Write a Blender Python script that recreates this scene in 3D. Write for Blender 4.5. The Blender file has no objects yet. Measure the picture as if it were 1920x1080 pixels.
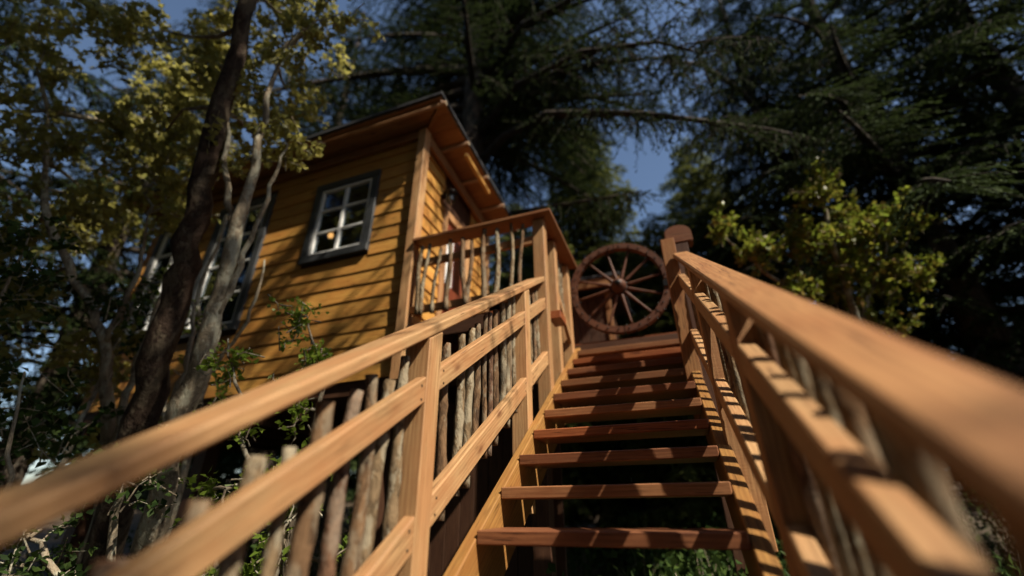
import bpy, bmesh, math, random
import numpy as np
from mathutils import Vector, Matrix, Quaternion

S = bpy.context.scene
COL = S.collection
rnd = random.Random(7)
rng = np.random.default_rng(11)

# ------------------------------------------------------------------ camera
def make_camera():
    pitch, yaw, roll = 0.46840, 0.34819, -0.009877
    F = Vector((-math.sin(yaw)*math.cos(pitch), math.cos(yaw)*math.cos(pitch), math.sin(pitch)))
    R = Vector((math.cos(yaw), math.sin(yaw), 0)); U = R.cross(F)
    R2 = R*math.cos(roll)+U*math.sin(roll); U2 = -R*math.sin(roll)+U*math.cos(roll)
    cd = bpy.data.cameras.new('camera'); co = bpy.data.objects.new('camera', cd); COL.objects.link(co)
    M = Matrix((R2, U2, -F)).transposed().to_4x4(); M.translation = (0.8901, -1.9747, 0.0887)
    co.matrix_world = M
    cd.sensor_width = 36; cd.lens = 811.448/1920*36
    cd.clip_start = 0.02; cd.clip_end = 400
    cd.dof.use_dof = True; cd.dof.focus_distance = 2.45; cd.dof.aperture_fstop = 0.50
    cd.dof.aperture_blades = 0
    S.camera = co
make_camera()

# ------------------------------------------------------------------ light
SUN = Vector((0.85, -0.33, 1.0)).normalized()
W = bpy.data.worlds.new('World'); S.world = W; W.use_nodes = True
nt = W.node_tree; nt.nodes.clear()
sky = nt.nodes.new('ShaderNodeTexSky'); sky.sky_type = 'NISHITA'; sky.sun_disc = False
sky.sun_elevation = math.asin(SUN.z); sky.sun_rotation = math.atan2(SUN.x, SUN.y)
sky.air_density = 1.0; sky.dust_density = 0.6; sky.ozone_density = 1.0
bg = nt.nodes.new('ShaderNodeBackground'); bg.inputs['Strength'].default_value = 0.075
wo = nt.nodes.new('ShaderNodeOutputWorld')
nt.links.new(sky.outputs[0], bg.inputs[0]); nt.links.new(bg.outputs[0], wo.inputs[0])
sd = bpy.data.lights.new('sun', 'SUN'); so = bpy.data.objects.new('sun', sd); COL.objects.link(so)
sd.energy = 5.0; sd.angle = math.radians(0.53); sd.color = (1.0, 0.90, 0.76)
so.rotation_euler = SUN.to_track_quat('Z', 'Y').to_euler(); so.location = (10, -3, 20)
S.view_settings.view_transform = 'Standard'; S.view_settings.look = 'None'
S.view_settings.exposure = 0.78; S.view_settings.gamma = 1; S.view_settings.use_curve_mapping = False
S.cycles.max_bounces = 6; S.cycles.transparent_max_bounces = 8
try:
    S.cycles.use_denoising = True
except Exception:
    pass

# ------------------------------------------------------------------ materials
def nodes(name):
    m = bpy.data.materials.new(name); m.use_nodes = True
    t = m.node_tree; t.nodes.clear()
    out = t.nodes.new('ShaderNodeOutputMaterial'); b = t.nodes.new('ShaderNodeBsdfPrincipled')
    t.links.new(b.outputs[0], out.inputs[0])
    return m, t, b, out
def ramp(t, fac, stops):
    r = t.nodes.new('ShaderNodeValToRGB'); e = r.color_ramp.elements
    while len(e) < len(stops): e.new(0.5)
    for k, (p, c) in enumerate(stops):
        e[k].position = p; e[k].color = (*c, 1)
    t.links.new(fac, r.inputs[0]); return r.outputs[0]
def mul(c, k): return tuple(v*k for v in c)
def noise(t, vec, scale, detail=4, rough=.55, dist=0.0):
    n = t.nodes.new('ShaderNodeTexNoise'); n.inputs['Scale'].default_value = scale
    n.inputs['Detail'].default_value = detail; n.inputs['Roughness'].default_value = rough
    n.inputs['Distortion'].default_value = dist
    t.links.new(vec, n.inputs['Vector']); return n.outputs[0]
def mapped(t, scale, rand=True, coord='Object'):
    tc = t.nodes.new('ShaderNodeTexCoord'); src = tc.outputs[coord]
    if rand:
        oi = t.nodes.new('ShaderNodeObjectInfo'); cm = t.nodes.new('ShaderNodeVectorMath'); cm.operation = 'SCALE'
        cv = t.nodes.new('ShaderNodeCombineXYZ')
        for i in range(3): t.links.new(oi.outputs['Random'], cv.inputs[i])
        t.links.new(cv.outputs[0], cm.inputs[0]); cm.inputs['Scale'].default_value = 37.0
        ad = t.nodes.new('ShaderNodeVectorMath'); ad.operation = 'ADD'
        t.links.new(src, ad.inputs[0]); t.links.new(cm.outputs[0], ad.inputs[1]); src = ad.outputs[0]
    mp = t.nodes.new('ShaderNodeMapping'); mp.inputs['Scale'].default_value = scale
    t.links.new(src, mp.inputs[0]); return mp.outputs[0]
def mix(t, fac, a, b, mode='MIX'):
    m = t.nodes.new('ShaderNodeMix'); m.data_type = 'RGBA'; m.blend_type = mode
    if isinstance(fac, (int, float)): m.inputs[0].default_value = fac
    else: t.links.new(fac, m.inputs[0])
    for i, v in ((6, a), (7, b)):
        if isinstance(v, tuple): m.inputs[i].default_value = (*v, 1)
        else: t.links.new(v, m.inputs[i])
    return m.outputs[2]
def math_(t, op, a, b=None):
    m = t.nodes.new('ShaderNodeMath'); m.operation = op
    for i, v in enumerate((a, b)):
        if v is None: continue
        if isinstance(v, (int, float)): m.inputs[i].default_value = v
        else: t.links.new(v, m.inputs[i])
    return m.outputs[0]
def bump(t, b, h, strength, dist=.004):
    n = t.nodes.new('ShaderNodeBump'); n.inputs['Strength'].default_value = strength
    n.inputs['Distance'].default_value = dist
    t.links.new(h, n.inputs['Height']); t.links.new(n.outputs[0], b.inputs['Normal'])

def wood(name, light, dark, knot=None, rough=.55, grain=1.0, saw=.35, tone=.35):
    light, dark = mul(light, .72), mul(dark, .56)
    m, t, b, o = nodes(name)
    v = mapped(t, (1.1, 16*grain, 16*grain))
    n1 = noise(t, v, 2.2, 5, .6, .6)                      # long grain
    c = ramp(t, n1, [(.30, dark), (.50, tuple((p+q)/2 for p, q in zip(light, dark))), (.68, light)])
    v2 = mapped(t, (2.2, 60*grain, 60*grain)); n2 = noise(t, v2, 3.0, 3, .6)
    c = mix(t, .42, c, ramp(t, n2, [(.38, mul(dark, 1.0)), (.50, mul(light, .85)), (.65, mul(light, 1.12))]), 'MIX')
    # flame figure
    w = t.nodes.new('ShaderNodeTexWave'); w.wave_type = 'RINGS'; w.rings_direction = 'X'
    w.inputs['Scale'].default_value = 9; w.inputs['Distortion'].default_value = 5; w.inputs['Detail'].default_value = 2
    w.inputs['Detail Scale'].default_value = .8
    t.links.new(mapped(t, (.35, 2.4, 2.4)), w.inputs['Vector'])
    c = mix(t, .30, c, mix(t, w.outputs[1], mul(dark, .9), mul(light, 1.0)))
    # board-to-board tone and patchy colour
    oi = t.nodes.new('ShaderNodeObjectInfo')
    tv = math_(t, 'ADD', math_(t, 'MULTIPLY', oi.outputs['Random'], tone), 1-tone*.55)
    hv = t.nodes.new('ShaderNodeHueSaturation'); t.links.new(tv, hv.inputs['Value']); t.links.new(c, hv.inputs['Color'])
    c = hv.outputs[0]
    patch = noise(t, mapped(t, (1, 2.5, 2.5)), 2.6, 5, .65)
    pf = ramp(t, patch, [(.42, (0, 0, 0)), (.62, (1, 1, 1))])
    c = mix(t, math_(t, 'MULTIPLY', pf, .5), c, (dark[0]*1.5, dark[1]*1.25, dark[2]*1.2), 'MIX')
    # drying cracks and dark streaks along the grain
    cr = noise(t, mapped(t, (1.6, 42, 42)), 3.0, 2, .5)
    c = mix(t, ramp(t, cr, [(.30, (.85, .85, .85)), (.36, (0, 0, 0))]), c, mul(dark, .45))
    # knots
    vo = t.nodes.new('ShaderNodeTexVoronoi'); vo.inputs['Scale'].default_value = 2.6
    t.links.new(mapped(t, (.9, 2.6, 2.6)), vo.inputs['Vector'])
    k = ramp(t, vo.outputs[0], [(.05, (1, 1, 1)), (.12, (.25, .25, .25)), (.2, (0, 0, 0))])
    c = mix(t, math_(t, 'MULTIPLY', k, .75), c, knot or mul(dark, .4))
    t.links.new(c, b.inputs['Base Color'])
    b.inputs['Roughness'].default_value = rough; b.inputs['Specular IOR Level'].default_value = .25
    sv = noise(t, mapped(t, (90, 9, 9)), 2.0, 3, .7)
    h = math_(t, 'ADD', math_(t, 'MULTIPLY', n1, .7), math_(t, 'MULTIPLY', sv, saw))
    bump(t, b, h, .55, .003)
    return m
def bark(name, base, dark, pale, lichen=.5, scale=1.0, stretch=(14, 14, 3.0), bstr=.9, bd=.02):
    m, t, b, o = nodes(name)
    n1 = noise(t, mapped(t, mul(stretch, scale)), 2.0, 6, .65, .8)
    c = ramp(t, n1, [(.32, dark), (.5, base), (.7, mul(base, 1.5))])
    n2 = noise(t, mapped(t, (6*scale, 6*scale, 2.6*scale)), 2.4, 5, .7)
    f = ramp(t, n2, [(.50, (0, 0, 0)), (.55, (1, 1, 1))])
    n3 = noise(t, mapped(t, (30*scale, 30*scale, 18*scale)), 2, 3, .7)
    pc = mix(t, n3, mul(pale, .55), mul(pale, 1.25))
    c = mix(t, math_(t, 'MULTIPLY', f, lichen), c, pc)
    t.links.new(c, b.inputs['Base Color']); b.inputs['Roughness'].default_value = .85
    b.inputs['Specular IOR Level'].default_value = .15
    bump(t, b, math_(t, 'ADD', n1, math_(t, 'MULTIPLY', n3, .4)), bstr, bd)
    return m
def plain(name, col, rough=.6, metal=0.0, var=.25, scale=8):
    m, t, b, o = nodes(name)
    n = noise(t, mapped(t, (scale,)*3), 2, 4, .6)
    t.links.new(ramp(t, n, [(.3, mul(col, 1-var)), (.7, mul(col, 1+var))]), b.inputs['Base Color'])
    b.inputs['Roughness'].default_value = rough; b.inputs['Metallic'].default_value = metal
    bump(t, b, n, .15, .003)
    return m
def leaf(name, cols, trans=.4, rough=.45):
    m, t, b, o = nodes(name)
    g = t.nodes.new('ShaderNodeNewGeometry')
    st = [(i/(len(cols)-1), c) for i, c in enumerate(cols)]
    c = ramp(t, g.outputs['Random Per Island'], st)
    n = noise(t, mapped(t, (1, 1, 1), rand=False), 1.3, 3, .6)
    c = mix(t, n, mix(t, .0, c, c), c)
    hv = t.nodes.new('ShaderNodeHueSaturation'); t.links.new(c, hv.inputs['Color'])
    t.links.new(math_(t, 'ADD', math_(t, 'MULTIPLY', n, 1.1), .45), hv.inputs['Value'])
    c = hv.outputs[0]
    t.links.new(c, b.inputs['Base Color']); b.inputs['Roughness'].default_value = rough
    b.inputs['Specular IOR Level'].default_value = .3 if rough < .5 else .06
    tr = t.nodes.new('ShaderNodeBsdfTranslucent')
    t.links.new(mix(t, .5, c, mul(cols[-1], 1.2)), tr.inputs[0])
    ms = t.nodes.new('ShaderNodeMixShader'); ms.inputs[0].default_value = trans
    t.links.new(b.outputs[0], ms.inputs[1]); t.links.new(tr.outputs[0], ms.inputs[2])
    t.links.new(ms.outputs[0], o.inputs[0])
    return m

M = {}
M['cedar'] = wood('cedar', (.72, .44, .205), (.43, .22, .09), (.10, .03, .012), .55)
M['cedar_face'] = wood('cedar_sawn', (.60, .34, .145), (.36, .17, .068), (.09, .03, .012), .7, saw=.8)
M['tread'] = wood('redwood', (.44, .15, .055), (.21, .06, .022), (.05, .015, .008), .42, tone=.7)
M['stringer'] = wood('stringer_fir', (.52, .27, .075), (.30, .14, .04), (.09, .03, .012), .55)
M['tread_b'] = wood('brown_tread', (.42, .20, .085), (.22, .09, .038), (.05, .015, .008), .5, tone=.5)
M['tread_c'] = wood('dark_tread', (.33, .135, .058), (.16, .058, .026), (.04, .012, .008), .5, tone=.5)
M['siding'] = wood('gold_stain', (.86, .47, .11), (.50, .22, .05), (.07, .025, .008), .5, tone=.45)
M['soffit'] = wood('soffit_pine', (.46, .23, .09), (.27, .12, .045), (.08, .03, .012), .6)
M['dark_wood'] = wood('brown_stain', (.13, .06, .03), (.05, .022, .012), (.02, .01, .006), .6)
M['wheel'] = wood('old_oak', (.20, .078, .038), (.08, .03, .016), (.02, .01, .008), .55, grain=1.4)
M['cut'] = wood('cut_end', (.40, .22, .11), (.20, .09, .04), None, .8, grain=.4)
M['cut_pale'] = wood('pale_cut_end', (.80, .62, .40), (.60, .42, .24), None, .8, grain=.4)
M['cap_dark'] = wood('cedar_heart', (.50, .255, .10), (.29, .125, .045), (.09, .03, .012), .5)
M['red_door'] = wood('red_stain', (.33, .085, .035), (.18, .04, .018), None, .5)
M['stick'] = bark('stick_bark', (.14, .082, .042), (.028, .016, .010), (.30, .255, .175), .45, 1.0, (16, 16, 5), 1.0, .012)
M['stick_pale'] = bark('alder_bark', (.16, .11, .06), (.035, .024, .014), (.38, .335, .235), .6, 1.0, (14, 14, 6), 1.0, .012)
M['stick_red'] = bark('cherry_bark', (.13, .07, .04), (.04, .02, .013), (.32, .27, .20), .4, 1.0, (14, 14, 8), 1.0, .012)
M['fir_bark'] = bark('fir_bark', (.075, .055, .04), (.014, .01, .008), (.18, .17, .13), .35, .35, (10, 10, 1.6), 1.0, .06)
M['limb_bark'] = bark('limb_bark', (.035, .026, .019), (.010, .008, .006), (.09, .085, .06), .3, .6, (12, 12, 4), 1.0, .02)
M['moss_bark'] = bark('dark_bark', (.055, .036, .025), (.02, .014, .01), (.15, .12, .08), .6, .5, (9, 9, 5), 1.0, .04)
M['pale_bark'] = bark('pale_bark', (.27, .22, .15), (.09, .07, .05), (.46, .44, .33), .8, .6, (10, 10, 5), 1.0, .03)
M['twig'] = bark('twig_bark', (.20, .16, .11), (.07, .05, .035), (.38, .36, .28), .6, 1.0, (14, 14, 6), .6, .008)
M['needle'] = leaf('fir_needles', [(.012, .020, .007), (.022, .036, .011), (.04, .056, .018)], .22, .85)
M['needle_lit'] = leaf('sunlit_fir_needles', [(.06, .08, .02), (.11, .13, .032), (.18, .19, .05)], .3, .8)  # needle colour raised so the middle-distance firs look sunlit
M['leaf_yellow'] = leaf('spring_leaves', [(.17, .18, .05), (.36, .34, .085), (.24, .25, .065), (.46, .41, .11)], .5, .4)
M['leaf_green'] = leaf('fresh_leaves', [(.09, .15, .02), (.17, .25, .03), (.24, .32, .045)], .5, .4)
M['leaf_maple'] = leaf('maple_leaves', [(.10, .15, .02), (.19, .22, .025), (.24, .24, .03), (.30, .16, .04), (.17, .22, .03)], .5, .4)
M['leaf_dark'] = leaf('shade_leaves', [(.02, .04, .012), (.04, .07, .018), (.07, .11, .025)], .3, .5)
M['white_paint'] = plain('white_paint', (.72, .72, .68), .5, var=.08)
M['charcoal'] = plain('charcoal_trim', (.035, .038, .04), .5)
M['metal'] = plain('dark_iron', (.03, .028, .026), .4, .8)
M['roofing'] = plain('black_roofing', (.02, .02, .022), .8)
M['curtain'] = plain('interior', (.06, .04, .025), .8)
def glass_mat():
    m, t, b, o = nodes('window_glass')
    g = t.nodes.new('ShaderNodeBsdfGlossy'); g.inputs['Roughness'].default_value = .03; g.inputs[0].default_value = (.9, .95, 1, 1)
    tr = t.nodes.new('ShaderNodeBsdfTransparent'); tr.inputs[0].default_value = (.55, .6, .62, 1)
    lw = t.nodes.new('ShaderNodeLayerWeight'); lw.inputs[0].default_value = .35
    ms = t.nodes.new('ShaderNodeMixShader')
    t.links.new(math_(t, 'ADD', math_(t, 'MULTIPLY', lw.outputs['Fresnel'], .55), .05), ms.inputs[0])
    t.links.new(tr.outputs[0], ms.inputs[1]); t.links.new(g.outputs[0], ms.inputs[2])
    t.links.new(ms.outputs[0], o.inputs[0]); return m
M['glass'] = glass_mat()
def glow_mat():
    m, t, b, o = nodes('bulb_glow')
    e = t.nodes.new('ShaderNodeEmission'); e.inputs[0].default_value = (1, .42, .12, 1); e.inputs[1].default_value = 4
    t.links.new(e.outputs[0], o.inputs[0]); return m
M['glow'] = glow_mat()
def ground_mat():
    m, t, b, o = nodes('forest_floor')
    v = mapped(t, (1, 1, 1), rand=False)
    n1 = noise(t, v, .8, 6, .7); n2 = noise(t, v, 14, 4, .7)
    c = ramp(t, n1, [(.35, (.035, .022, .012)), (.55, (.06, .042, .02)), (.7, (.035, .05, .015))])
    c = mix(t, math_(t, 'MULTIPLY', n2, .6), c, (.10, .065, .035))
    t.links.new(c, b.inputs['Base Color']); b.inputs['Roughness'].default_value = .95
    bump(t, b, n2, .8, .05); return m
M['ground'] = ground_mat()

# ------------------------------------------------------------------ object helpers
def tag(o, label=None, cat=None, group=None, kind=None):
    if label: o['label'] = label
    if cat: o['category'] = cat
    if group: o['group'] = group
    if kind: o['kind'] = kind
    return o
def empty(name, loc, label, cat, group=None):
    o = bpy.data.objects.new(name, None); COL.objects.link(o); o.location = loc; o.empty_display_size = .2
    return tag(o, label, cat, group)
def world_of(o):
    m = o.matrix_basis.copy(); p = o.parent
    while p: m = p.matrix_basis @ m; p = p.parent
    return m
def link(name, me, mats, parent=None, mw=None, smooth=False):
    o = bpy.data.objects.new(name, me); COL.objects.link(o)
    for m in (mats if isinstance(mats, (list, tuple)) else [mats]): me.materials.append(m)
    mw = mw or Matrix.Identity(4)
    if parent:
        o.parent = parent; o.matrix_basis = world_of(parent).inverted() @ mw
    else: o.matrix_basis = mw
    if smooth: me.polygons.foreach_set('use_smooth', [True]*len(me.polygons))
    return o
def frame(axis, origin):
    X = Vector(axis).normalized()
    up = Vector((0, 0, 1)) if abs(X.z) < .9 else Vector((1, 0, 0))
    Y = up.cross(X).normalized(); Z = X.cross(Y)
    m = Matrix((X, Y, Z)).transposed().to_4x4(); m.translation = origin; return m
def prism(name, a, b, mat, parent, bev=.004, kind=None):
    """a, b: the four corners of each end (same order)."""
    a = [Vector(p) for p in a]; b = [Vector(p) for p in b]
    ca = sum(a, Vector())/len(a); cb = sum(b, Vector())/len(b)
    mw = frame(cb-ca, (ca+cb)/2); inv = mw.inverted()
    bm = bmesh.new(); n = len(a)
    va = [bm.verts.new(inv @ p) for p in a]; vb = [bm.verts.new(inv @ p) for p in b]
    bm.faces.new(va); bm.faces.new(list(reversed(vb)))
    for i in range(n):
        j = (i+1) % n; bm.faces.new((va[j], va[i], vb[i], vb[j]))
    bmesh.ops.recalc_face_normals(bm, faces=bm.faces)
    if bev: bmesh.ops.bevel(bm, geom=list(bm.edges), offset=bev, segments=1, affect='EDGES', profile=.5)
    me = bpy.data.meshes.new(name); bm.to_mesh(me); bm.free()
    return link(name, me, mat, parent, mw)
def box(name, x0, x1, y0, y1, z0, z1, mat, parent, bev=.004):
    d = (x1-x0, y1-y0, z1-z0); k = d.index(max(d))
    if k == 0:
        f = lambda x: [(x, y0, z0), (x, y1, z0), (x, y1, z1), (x, y0, z1)]; return prism(name, f(x0), f(x1), mat, parent, bev)
    if k == 1:
        f = lambda y: [(x0, y, z0), (x1, y, z0), (x1, y, z1), (x0, y, z1)]; return prism(name, f(y0), f(y1), mat, parent, bev)
    f = lambda z: [(x0, y0, z), (x1, y0, z), (x1, y1, z), (x0, y1, z)]; return prism(name, f(z0), f(z1), mat, parent, bev)

def tube_arrays(pts, rad, sides=8, wob=0.0, seed=0):
    r_ = random.Random(seed); pts = [Vector(p) for p in pts]; V = []; Fc = []
    prev = None
    for i, p in enumerate(pts):
        t = (pts[min(i+1, len(pts)-1)]-pts[max(i-1, 0)]).normalized()
        if prev is None:
            u = t.orthogonal().normalized()
        else:
            u = (prev - t*prev.dot(t)).normalized()
        prev = u; w = t.cross(u)
        for k in range(sides):
            a = 2*math.pi*k/sides; rr = rad[i]*(1+wob*(r_.random()-.5))
            V.append(p + (u*math.cos(a)+w*math.sin(a))*rr)
    for i in range(len(pts)-1):
        for k in range(sides):
            a = i*sides+k; b = i*sides+(k+1) % sides
            Fc.append((a, b, b+sides, a+sides))
    return V, Fc
def tube(name, pts, rad, mats, parent, sides=8, wob=0.0, seed=0, mw=None, cap=True):
    V, Fc = tube_arrays(pts, rad, sides, wob, seed)
    mw = mw or Matrix.Translation(Vector(pts[0])); inv = mw.inverted()
    n = len(Fc)
    if cap:
        Fc = Fc + [tuple(reversed(range(sides))), tuple(range(len(V)-sides, len(V)))]
    me = bpy.data.meshes.new(name); me.from_pydata([inv @ v for v in V], [], Fc)
    o = link(name, me, mats, parent, mw)
    me.polygons.foreach_set('use_smooth', [True]*n+[False]*(len(Fc)-n))
    if cap and isinstance(mats, (list, tuple)) and len(mats) > 1:
        for i in range(n, len(Fc)): me.polygons[i].material_index = 1
    return o
def many_tubes(name, items, mat, parent, sides=5, kind='stuff'):
    V = []; Fc = []
    for pts, rad in items:
        v, f = tube_arrays(pts, rad, sides); o = len(V); V += v; Fc += [tuple(i+o for i in q) for q in f]
    mw = world_of(parent); inv = mw.inverted()
    me = bpy.data.meshes.new(name); me.from_pydata([inv @ v for v in V], [], Fc)
    ob = link(name, me, mat, parent, mw, smooth=True)
    if kind: ob['kind'] = kind
    return ob
def quads_mesh(name, V):
    """V: (n,4,3) array -> mesh of separate quads"""
    n = len(V); me = bpy.data.meshes.new(name)
    me.vertices.add(n*4); me.vertices.foreach_set('co', V.astype(np.float32).ravel())
    me.loops.add(n*4); me.loops.foreach_set('vertex_index', np.arange(n*4, dtype=np.int32))
    me.polygons.add(n); me.polygons.foreach_set('loop_start', np.arange(0, n*4, 4, dtype=np.int32))
    me.update(calc_edges=True); return me
def norm(a): return a/np.maximum(np.linalg.norm(a, axis=-1, keepdims=True), 1e-9)
def blades(P, D, L, Wd, fold=.25, flat=.6, g=rng):
    """leaf-shaped quads from base P along D, length L, width Wd"""
    n = len(P); D = norm(D)
    up = norm(np.array([0, 0, 1.0]) + g.normal(0, flat, (n, 3)))
    s = norm(np.cross(D, up)); nn = np.cross(s, D)
    mid = P + D*L[:, None]*.48
    a = mid + s*Wd[:, None]*.5 + nn*Wd[:, None]*fold
    b = mid - s*Wd[:, None]*.5 + nn*Wd[:, None]*fold
    return np.stack([P, a, P+D*L[:, None], b], 1)

# ------------------------------------------------------------------ ground
RUN, RISE = .285, .18; SL = RISE/RUN
def gz(x, y):
    return -2.0 + .09*max(0, y) + .05*max(0, -x-1) + .10*math.sin(x*.7+1)*math.cos(y*.5) + (.02*(abs(x)+abs(y)))*0
def make_ground():
    bm = bmesh.new(); N = 90; vs = []
    xs = [math.copysign(abs(i/N*2-1)**2.2, i/N*2-1)*180 for i in range(N+1)]
    for y in xs:
        for x in xs: vs.append(bm.verts.new((x, y, gz(max(-40, min(40, x)), max(-40, min(40, y))))))
    for j in range(N):
        for i in range(N):
            a = j*(N+1)+i; bm.faces.new((vs[a], vs[a+1], vs[a+N+2], vs[a+N+1]))
    me = bpy.data.meshes.new('ground'); bm.to_mesh(me); bm.free()
    o = link('ground', me, M['ground'], smooth=True); tag(o, 'dark forest floor under the stairs and cabin', None, kind='structure')
make_ground()

# ------------------------------------------------------------------ staircase
def slope_z(y): return SL*y
def make_stairs():
    t = empty('staircase', (.535, -2.9, gz(.5, -2.9)), 'open wooden staircase with thick red brown treads climbing to the wagon wheel gate', 'staircase')
    ya, yb = -2.95, 2.78
    for x0, x1 in ((-.062, -.002), (1.072, 1.138)):
        f = lambda y: [(x0, y, slope_z(y)-.42), (x1, y, slope_z(y)-.42), (x1, y, slope_z(y)-.032), (x0, y, slope_z(y)-.032)]
        prism('stringer', f(ya), f(yb), M['stringer'], t, .005)
    for k in range(-10, 10):
        y = k*RUN; z = k*RISE; j = rnd.uniform(-.004, .004)
        box('tread', 0.0, 1.07, y+j, y+.305+j, z-.056, z, M[('tread_c', 'tread_b', 'tread_c', 'tread', 'tread_b')[k % 5]], t, .005)
    return t
make_stairs()

def slope_rail(name, x0, x1, o0, o1, ya, yb, mat, parent, bev=.005):
    f = lambda y: [(x0, y, slope_z(y)+o0), (x1, y, slope_z(y)+o0), (x1, y, slope_z(y)+o1), (x0, y, slope_z(y)+o1)]
    return prism(name, f(ya), f(yb), mat, parent, bev)
STK = ['stick', 'stick_pale', 'stick', 'stick_red', 'stick_pale']
def picket(x, y, z0, z1, r, parent, dy=0.0, mat=None, bend=0.0, dx=0.0, name='picket', knots=True):
    n = 19; s = rnd.randrange(9999); rr = random.Random(s); pts = []; rad = []
    ph = rr.uniform(0, 6)
    for i in range(n):
        u = i/(n-1)
        wv = .006*math.sin(u*5+ph)+bend*math.sin(u*math.pi)
        pts.append((x+dx*u+.4*wv, y+dy*u+wv, z0+(z1-z0)*u)); rad.append(r*(1.10-.2*u)*(1+rr.uniform(-.07, .07)))
    if knots:
        for k in rr.sample(range(2, n-2), 3): rad[k] *= 1.17
    return tube(name, pts, rad, [M[mat or rr.choice(STK)], M['cut']], parent, 14, .16, s)

def screws(parent, pts, x, d=1):
    for y, z in pts:
        tube('screw', [(x, y, z), (x+.0025*d, y, z)], [.0062, .0055], M['metal'], parent, 8)

def left_railing():
    t = empty('stair_railing', (-.12, -.35, -.3), 'left stair railing of sawn cedar rails with bark covered stick pickets, brightly sunlit', 'railing', None)
    posts = [(-1.78, -1.67), (-.411, -.303), (.945, 1.055), (1.56, 1.672)]
    for i, (a, b) in enumerate(posts):
        top = slope_z((a+b)/2)+1.01 if i < 3 else 2.735
        if i < 3:
            f0 = [(-.18, a, slope_z(a)-.55), (-.06, a, slope_z(a)-.55), (-.06, b, slope_z(a)-.55), (-.18, b, slope_z(a)-.55)]
            f1 = [(-.18, a, slope_z(a)+1.013), (-.06, a, slope_z(a)+1.013), (-.06, b, slope_z(b)+1.013), (-.18, b, slope_z(b)+1.013)]
            prism('post', f0, f1, M['cedar'], t, .004)
        else:
            box('post', -.165, -.05, a, b, .6, top, M['cedar'], t)
    slope_rail('top_rail', -.234, -.06, 1.016, 1.072, -2.9, 1.557, M['cedar'], t, .007)
    segs = [(-2.9, -1.782), (-1.668, -.413), (-.301, .943), (1.057, 1.558)]
    for a, b in segs:
        slope_rail('middle_rail', -.114, -.062, .735, .845, a, b, M['cedar'], t, .005)
        slope_rail('bottom_rail', -.114, -.062, .205, .325, a, b, M['cedar'], t, .005)
    for a, b in segs:
        for o in (.76, .815, .235, .295):
            screws(t, [(a+.03+rnd.uniform(-.008, .008), slope_z(a+.03)+o), (b-.03+rnd.uniform(-.008, .008), slope_z(b-.03)+o)], -.063)
    for a, b in posts[:3]:
        screws(t, [((a+b)/2+.02, slope_z((a+b)/2)-.14), ((a+b)/2-.02, slope_z((a+b)/2)-.22)], -.061)
    P = [(-1.32, .84, .032, 0, 'stick_red'), (-1.21, .873, .026, 0, 'stick'), (-1.09, .90, .024, .0, 'stick_pale'), (-.975, .86, .019, 0, 'stick_pale'),
         (-.865, .94, .032, 0, 'stick'), (-.75, .93, .025, .0, 'stick_red'), (-.665, .95, .024, .03, 'stick'), (-.575, .90, .026, 0, 'stick_pale'), (-.465, .955, .022, 0, 'stick_pale'),
         (-.10, .90, .024, 0, 'stick'), (.05, .91, .023, 0, 'stick_pale'), (.16, .92, .024, 0, 'stick_pale'), (.25, .92, .020, 0, 'stick'), (.36, .94, .016, 0, 'stick'),
         (.435, .95, .015, 0, 'stick_red'), (.52, .96, .019, 0, 'stick'), (.655, .985, .022, 0, 'stick_pale'), (.745, .97, .018, 0, 'stick_pale'), (.79, .98, .018, 0, 'stick'),
         (.87, .99, .016, 0, 'stick_pale'), (1.17, .97, .018, 0, 'stick'), (1.27, .96, .018, 0, 'stick_pale'), (1.40, .93, .017, 0, 'stick'), (1.50, .95, .018, 0, 'stick_pale')]
    for y, off, r, bd, mt in P:
        lean = rnd.uniform(-.015, .012)
        picket(-.118-r, y, slope_z(y)+rnd.uniform(.06, .15), slope_z(y)+off, r, t, lean, mt, bd)
    for k in range(12):
        y = -2.85+k*.118+rnd.uniform(-.02, .02)
        if -1.8 < y < -1.65 or y > -1.42: continue
        r = rnd.uniform(.02, .033); picket(-.118-r, y, slope_z(y)+.08, slope_z(y)+rnd.uniform(.85, .96), r, t)
    return t
left_railing()

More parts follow.
